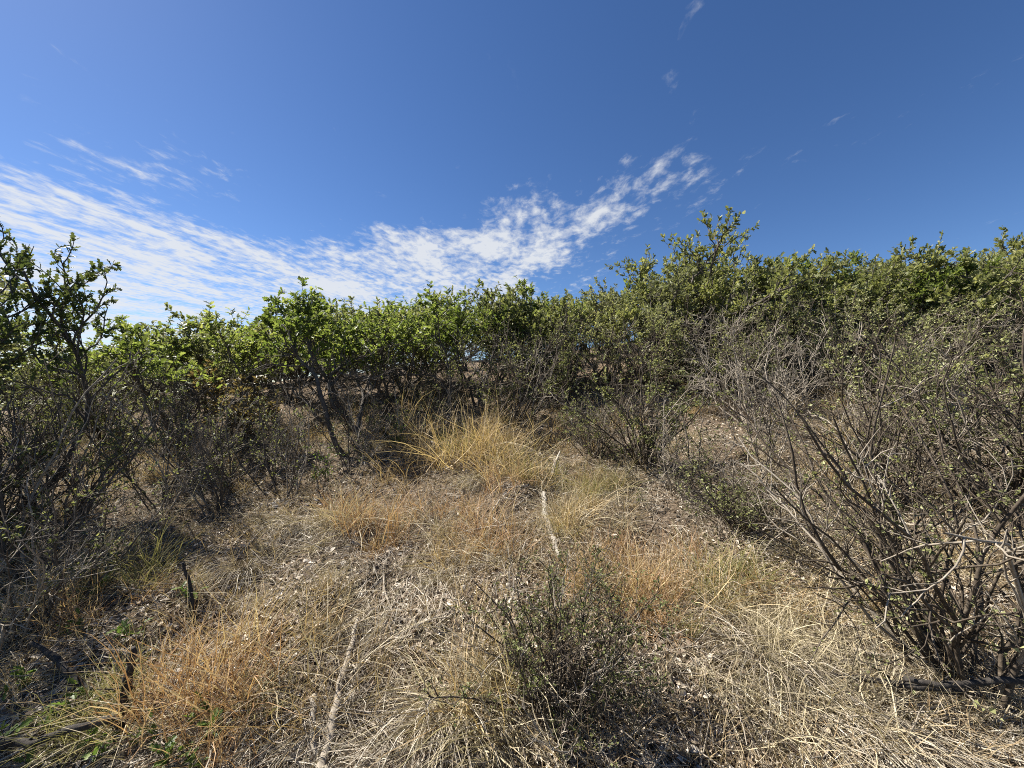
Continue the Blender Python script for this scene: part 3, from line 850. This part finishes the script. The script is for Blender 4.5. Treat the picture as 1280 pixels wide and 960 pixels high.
def build_stuff():
    # standing thin grass in small clumps
    acc = Acc()
    nc, per = 4600, 15
    x, y = scatter(nc, 1.1, 8.0, power=1.1)
    open_ = np.exp(-(((x + 0.75) / 0.75) ** 2 + ((y - 2.05) / 0.6) ** 2))   # the bare litter patch
    keep = vnoise(x * 1.7, y * 1.7, 21) - 0.45 * open_ + 0.6 * vnoise(x * 4, y * 4, 22) > -0.12
    x, y = np.repeat(x[keep], per), np.repeat(y[keep], per)
    nc = int(keep.sum()); n = len(x)
    size = np.repeat(rng.uniform(0.5, 1.25, nc), per)
    ctint = np.repeat(rng.uniform(0, 1, nc), per)
    a = rng.uniform(0, 6.28, n); le = rng.uniform(0.1, 1.3, n)
    rr = 0.05 * np.sqrt(rng.uniform(0, 1, n)) * size
    x = x + np.cos(a) * rr; y = y + np.sin(a) * rr
    st = np.stack([x, y, ground_z(x, y) - 0.01], 1)
    d = np.stack([np.cos(a) * le, np.sin(a) * le, np.ones(n)], 1)
    P = grow(st, d, rng.uniform(0.06, 0.24, n) * size, 5, 0.14, -0.14, rng)
    P[:, :, 2] = np.maximum(P[:, :, 2], ground_z(P[:, :, 0], P[:, :, 1]) + 0.003)
    ribbons(acc, P, rng.uniform(0.0018, 0.0044, n), rng, 0.5 * ctint + 0.5 * rng.uniform(0, 1, n))
    tag(link('grass', acc.mesh('grass', 'straw_mixed', False)), 'thin dry grass standing all over the slope', None, None, 'stuff')
    # fallen straw, nearly flat, matted in swirls
    acc = Acc()
    n = 90000
    x, y = scatter(n, 1.1, 6.0, power=1.15)
    keep = rng.uniform(0, 1, n) < np.clip(0.6 - 1.4 * vnoise(x * 1.6 + 9, y * 1.6, 41) + 0.9 * vnoise(x * 4, y * 4, 43), 0.1, 1)
    x, y = x[keep], y[keep]; n = len(x)
    st = np.stack([x, y, ground_z(x, y) + rng.uniform(0.003, 0.03, n)], 1)
    a = 9.0 * vnoise(x * 2.1, y * 2.1, 31) - 1.2 + rng.normal(0, 0.75, n)
    ln = rng.uniform(0.04, 0.20, n)
    ex, ey = x + np.cos(a) * ln, y + np.sin(a) * ln
    en = np.stack([ex, ey, ground_z(ex, ey) + rng.uniform(0.003, 0.045, n)], 1)
    mid = (st + en) / 2 + np.stack([rng.normal(0, .010, n), rng.normal(0, .010, n), rng.uniform(0, .025, n)], 1)
    P = np.stack([st, mid, en], 1)
    ribbons(acc, P, rng.uniform(0.0016, 0.0046, n), rng, np.clip(0.45 + 0.5 * vnoise(x * 3, y * 3, 33) + rng.normal(0, 0.25, n), 0, 1))
    tag(link('fallen_straw', acc.mesh('fallen_straw', 'straw_matted', False)), 'fallen straw matted over the soil', None, None, 'stuff')
    # leaf litter
    acc = Acc()
    n = 80000
    x, y = scatter(n, 1.1, 6.5, power=1.2)
    keep = rng.uniform(0, 1, n) < np.clip(0.55 + 0.6 * np.exp(-(((x + 0.75) / 0.8) ** 2 + ((y - 2.05) / 0.7) ** 2)) + 1.5 * vnoise(x * 1.6 + 9, y * 1.6, 41) + 0.8 * vnoise(x * 5, y * 5, 42), 0.08, 1)
    x, y = x[keep], y[keep]; n = len(x)
    z = ground_z(x, y) + rng.uniform(0.002, 0.014, n)
    a = rng.uniform(0, 6.28, n)
    d = np.stack([np.cos(a), np.sin(a), rng.normal(0.1, 0.25, n)], 1)
    leaves(acc, np.stack([x, y, z], 1), d, rng.uniform(0.012, 0.046, n), rng, MID_V, MID_F, 0.6, 0.9, 0.7)
    tag(link('leaf_litter', acc.mesh('leaf_litter', 'litter_leaf', False)), 'bleached dry leaves littering the slope', None, None, 'stuff')
    # fine dead twigs
    acc = Acc()
    n = 4200
    x, y = scatter(n, 1.1, 5.5, power=1.1)
    st = np.stack([x, y, ground_z(x, y) + rng.uniform(0.005, 0.03, n)], 1)
    a = rng.uniform(0, 6.28, n)
    P = grow(st, np.stack([np.cos(a), np.sin(a), rng.normal(0.12, 0.15, n)], 1), rng.uniform(0.06, 0.28, n), 5, 0.14, 0.0, rng)
    P[:, :, 2] = np.maximum(P[:, :, 2], ground_z(P[:, :, 0], P[:, :, 1]) + 0.004)
    tubes(acc, P, taper(n, 5, rng.uniform(0.0012, 0.0036, n), 0.5), 4)
    tag(link('fallen_twigs', acc.mesh('fallen_twigs', 'dead_bark')), 'fine dead twigs fallen on the slope', None, None, 'stuff')
    # gravel
    acc = Acc()
    n = 5000
    x, y = scatter(n, 1.1, 4.5, power=1.1)
    oct_v = np.array([[1, 0, 0], [-1, 0, 0], [0, 1, 0], [0, -1, 0], [0, 0, 1], [0, 0, -1]], float)
    oct_f = np.array([[0, 2, 4], [2, 1, 4], [1, 3, 4], [3, 0, 4], [2, 0, 5], [1, 2, 5], [3, 1, 5], [0, 3, 5]])
    a = rng.uniform(0, 6.28, n)
    s = rng.uniform(0.004, 0.013, n)[:, None, None] * rng.uniform(0.5, 1.2, (n, 6, 1))
    v = oct_v[None] * s
    v[:, :, 2] *= 0.6
    c, si = np.cos(a)[:, None], np.sin(a)[:, None]
    V = np.stack([v[:, :, 0] * c - v[:, :, 1] * si, v[:, :, 0] * si + v[:, :, 1] * c, v[:, :, 2]], -1)
    V += np.stack([x, y, ground_z(x, y) + 0.003], 1)[:, None]
    acc.add(V, 0.5, tris=(np.arange(n)[:, None, None] * 6 + oct_f[None]))
    tag(link('gravel', acc.mesh('gravel', 'stone', False)), 'pale gravel chips in the soil', None, None, 'stuff')


build_stuff()


# ------------------------------------------------------------------ dead wood, stones, small green plants
def wood(name, pts, radii, mat, label, cat, group=None, knots=0, seed=1, k=10):
    """a length of fallen or standing dead wood along world points (x, y, height above ground)"""
    rg = np.random.default_rng(seed)
    pts = np.array([[x, y, gz(x, y) + h * 0.8 - 0.006] for x, y, h in pts], float)
    o = pts[0].copy()
    t = np.linspace(0, len(pts) - 1, len(pts) * 4)
    i = np.minimum(t.astype(int), len(pts) - 2); f = (t - i)[:, None]
    P = pts[i] * (1 - f) + pts[i + 1] * f + rg.normal(0, 0.24, (len(t), 3)) * np.interp(t, range(len(radii)), radii)[:, None]
    r = np.interp(t, range(len(radii)), radii) * rg.uniform(0.86, 1.1, len(t))
    P = P - o
    P = np.concatenate([P[:1], P, P[-1:]]); r = np.concatenate([[0.0005], r, [0.0005]])
    P[0] -= (P[2] - P[1]) * 0.06
    acc = Acc()
    tubes(acc, P[None], r[None], k)
    ob = link(name, acc.mesh(name, mat))
    ob.location = o
    if knots:
        _, _, s, d = spawn(P[None, 2:-2], knots, 0.1, 0.95, 0.7, 1.3, rg)
        d[:, 2] = np.abs(d[:, 2])
        Q = grow(s, d, rg.uniform(2, 6, len(s)) * np.mean(radii), 5, 0.2, 0.02, rg)
        rr = taper(len(s), 5, 0.35 * np.mean(radii) * rg.uniform(0.6, 1.2, len(s)), 0.4)
        for j in range(len(s)):
            ka = Acc()
            tubes(ka, Q[j:j + 1], rr[j:j + 1], 5)
            link('side_twig', ka.mesh('side_twig', mat), ob)
    return tag(ob, label, cat, group)


def pt(px, d, h=0.0):
    return ((px - 640) / FPX * d, d, h)


wood('fallen_log', [pt(680, 3.0, .05), pt(682, 2.75, .035), pt(690, 2.45, .03), pt(700, 2.2, .03)], [.019, .021, .020, .012], 'bleached_wood', 'short bleached log lying straight down the slope in the open litter', 'log', None, 3, 31)
wood('dead_branch', [pt(565, 2.62, .03), pt(610, 2.58, .045), pt(672, 2.62, .03)], [.006, .008, .005], 'bleached_wood', 'grey branch lying crossways against the bleached log', 'branch', None, 5, 32)
wood('dead_branch', [pt(690, 3.35, .02), pt(694, 3.45, .12), pt(700, 3.6, .18)], [.018, .014, .007], 'bleached_wood', 'forked silvery branch stub uphill of the bleached log', 'branch', None, 5, 33)
wood('dead_branch', [pt(625, 2.9, .03), pt(612, 2.75, .03), pt(628, 2.6, .02)], [.007, .008, .005], 'bleached_wood', 'short curved silvery stick near the crossways branch', 'branch', None, 3, 34)
wood('fallen_log', [pt(447, 1.95, .06), pt(438, 1.75, .04), pt(425, 1.55, .03), pt(410, 1.38, .03), pt(396, 1.2, .02)], [.007, .013, .017, .018, .017], 'dead_bark', 'long grey log lying down the slope beside rusty grass', 'log', None, 4, 35)
wood('fallen_log', [pt(392, 1.52, .04), pt(392, 1.44, .03), pt(395, 1.34, .02)], [.013, .015, .012], 'dead_bark', 'stubby grey log piece next to the long downslope log', 'log', None, 0, 36)
wood('fallen_log', [pt(585, 1.27, .02), pt(615, 1.31, .03), pt(642, 1.36, .03)], [.017, .020, .016], 'dead_bark', 'thick weathered log end poking out below the pale grass mound', 'log', None, 1, 37)
wood('charred_branch', [pt(-30, 1.36, .10), pt(40, 1.36, .12), pt(100, 1.38, .15), pt(140, 1.42, .10), pt(158, 1.45, .02)], [.012, .013, .013, .014, .015], 'charred_wood', 'arched black charred branch low over the shaded ground', 'branch', None, 4, 38)
wood('charred_stub', [pt(150, 1.48, -.02), pt(158, 1.5, .12), pt(163, 1.52, .22), pt(167, 1.53, .30)], [.018, .016, .015, .011], 'charred_wood', 'upright black charred stub rising behind the arched branch', 'stump', None, 2, 39)
wood('charred_branch', [pt(40, 1.75, .16), pt(65, 1.68, .10), pt(90, 1.62, .06), pt(112, 1.58, .03)], [.008, .012, .014, .010], 'charred_wood', 'crooked charred branch uphill of the charred stub', 'branch', None, 4, 40)
wood('dead_stick', [pt(243, 2.0, -.02), pt(240, 2.0, .12), pt(236, 2.02, .22), pt(228, 2.02, .33)], [.011, .010, .009, .006], 'charred_wood', 'dark dead stick standing upright in the litter', 'branch', None, 4, 41)
wood('dead_branch', [pt(1045, 1.62, .03), pt(1100, 1.55, .05), pt(1180, 1.5, .06)], [.006, .010, .012], 'dead_bark', 'pale dead branch lying under the big grey shrub', 'branch', None, 5, 42)
wood('dead_branch', [pt(985, 1.5, .04), pt(1060, 1.42, .09), pt(1130, 1.36, .12), pt(1200, 1.34, .10)], [.004, .008, .011, .012], 'charred_wood', 'dark bent dead branch reaching out from the big grey shrub', 'branch', None, 5, 43)
wood('dead_branch', [pt(1130, 1.33, .17), pt(1175, 1.30, .185), pt(1230, 1.30, .18), pt(1310, 1.26, .20)], [.009, .010, .011, .012], 'charred_wood', 'straight dark limb propped level across the big grey shrub', 'branch', None, 3, 44)
g_st = 'loose sticks on the litter'
for i in range(26):
    d = rng.uniform(1.4, 4.2); px = rng.uniform(120, 1150); a = rng.uniform(0, 3.14); l = rng.uniform(0.15, 0.5)
    x, y, _ = pt(px, d)
    wood('dead_stick', [(x, y, .012), (x + math.cos(a) * l / 2 + rng.normal(0, .02), y + math.sin(a) * l / 2, .03), (x + math.cos(a) * l, y + math.sin(a) * l, .02)],
         [.005, .006, .003], 'dead_bark', 'thin grey stick fallen loose on the litter', 'stick', g_st, 3, 60 + i, 6)


def stone_mesh(seed):
    import bmesh
    bm = bmesh.new()
    bmesh.ops.create_icosphere(bm, subdivisions=2, radius=1)
    rg = np.random.default_rng(seed)
    ax = norm(rg.normal(0, 1, (7, 3))); off = rg.uniform(0.55, 0.85, 7)
    for v in bm.verts:
        c = np.array(v.co)
        for a_, o_ in zip(ax, off):
            e = c @ a_ - o_
            if e > 0:
                c = c - a_ * e
        v.co = c
    me = bpy.data.meshes.new('stone'); bm.to_mesh(me); bm.free()
    me.materials.append(MATS['stone'])
    return me


ST = [stone_mesh(i) for i in range(4)]
for i, (px, d, s, lb) in enumerate([(90, 2.55, .035, 'flat white stone at the edge of the oak shade'), (975, 1.75, .028, 'small white stone below the low tangled shrub')]):
    o = link('stone', ST[i]); p = at(px, d)
    o.location = p + np.array([0, 0, s * 0.25]); o.scale = (s * 1.2, s, s * 0.6); o.rotation_euler = (0.1, 0.2, i)
    tag(o, lb, 'stone')
for i in range(60):
    d = rng.uniform(1.35, 3.3); px = rng.uniform(280, 700) if i % 3 else rng.uniform(60, 1100)
    s = rng.uniform(0.009, 0.018) * (0.6 + 0.3 * d)
    o = link('stone', ST[i % 4]); p = at(px, d)
    o.location = p + np.array([0, 0, s * 0.2]); o.scale = (s * 1.2, s, s * 0.65); o.rotation_euler = (rng.normal(0, .3), rng.normal(0, .3), rng.uniform(0, 6))
    tag(o, 'small pale stone loose among the dry leaves', 'stone', 'pale stones on the litter')


def seedling_mesh(seed):
    rg = np.random.default_rng(seed)
    w, f = Acc(), Acc()
    m = 4
    a = rg.uniform(0, 6.28, m)
    P = grow(np.zeros((m, 3)), np.stack([np.cos(a) * .5, np.sin(a) * .5, np.ones(m)], 1), rg.uniform(.06, .16, m), 5, .15, .05, rg)
    tubes(w, P, taper(m, 5, .0016 * np.ones(m), .6), 4)
    _, _, s, d = spawn(P, 6, .4, 1.0, .6, 1.4, rg)
    leaves(f, s, d, rg.uniform(.025, .055, len(s)), rg, OAK_LEAF_V, OAK_LEAF_F, .8, .4, .2)
    return dict(stem=w.mesh('stem', 'shrub_bark'), foliage=f.mesh('foliage', 'fresh_leaf', False))


SEED = [seedling_mesh(i) for i in range(3)]
for i, (px, d) in enumerate([(60, 1.45), (95, 1.50), (120, 1.4), (130, 1.36), (250, 1.42), (215, 1.3), (240, 1.28), (180, 1.36), (20, 1.6), (160, 1.8), (10, 1.4), (40, 1.35), (105, 2.35), (125, 2.2), (270, 1.4), (235, 2.05), (90, 1.9)]):
    put_plant('oak_seedling', SEED[i % 3], at(px, d), rng.uniform(0, 6), rng.uniform(0.5, 0.85), 'fresh green oak seedling low among the charred branches', 'seedling', 'green seedlings in the shade')

# ------------------------------------------------------------------ labels by what each plant stands next to
MARKS = [(at(8, 2.7), 'the tall open-crowned oak'), (at(418, 4.3), 'the leaning dark-trunked oak'), (at(862, 6.6), 'the tallest olive oak'), (at(265, 4.3), 'the russet-leaved oak'),
         (at(648, 4.7), 'the vase-shaped bare shrub'), (at(805, 3.4), 'the rounded grey shrub'), (at(950, 4.2), 'the dead brush heap'), (at(1190, 1.45), 'the big many-stemmed shrub')]
oak_h = np.median([o.scale[2] for o, t, g in LATER if 'oak' in t])
for o, text, group in LATER:
    p = np.array(o.location)
    dd = [np.hypot(*(m_[0][:2] - p[:2])) for m_ in MARKS]
    i, j = np.argsort(dd)[:2]
    if 'oak' in text:
        where = 'between ' + MARKS[i][1] + ' and ' + MARKS[j][1].replace('the ', '', 1)
        text = ('taller ' if o.scale[2] > oak_h else 'shorter ') + text.split(' scrub oak')[0].replace(' leafy', '') + (' scrub oak deep back ' if 'deep' in text else ' scrub oak ') + where
    else:
        where = ('uphill of ' if p[1] > MARKS[i][0][1] + 1.2 else 'downhill of ' if p[1] < MARKS[i][0][1] - 0.5 else 'beside ') + MARKS[i][1]
        text = text + ' ' + where
    tag(o, text, None, group + ', ' + where)
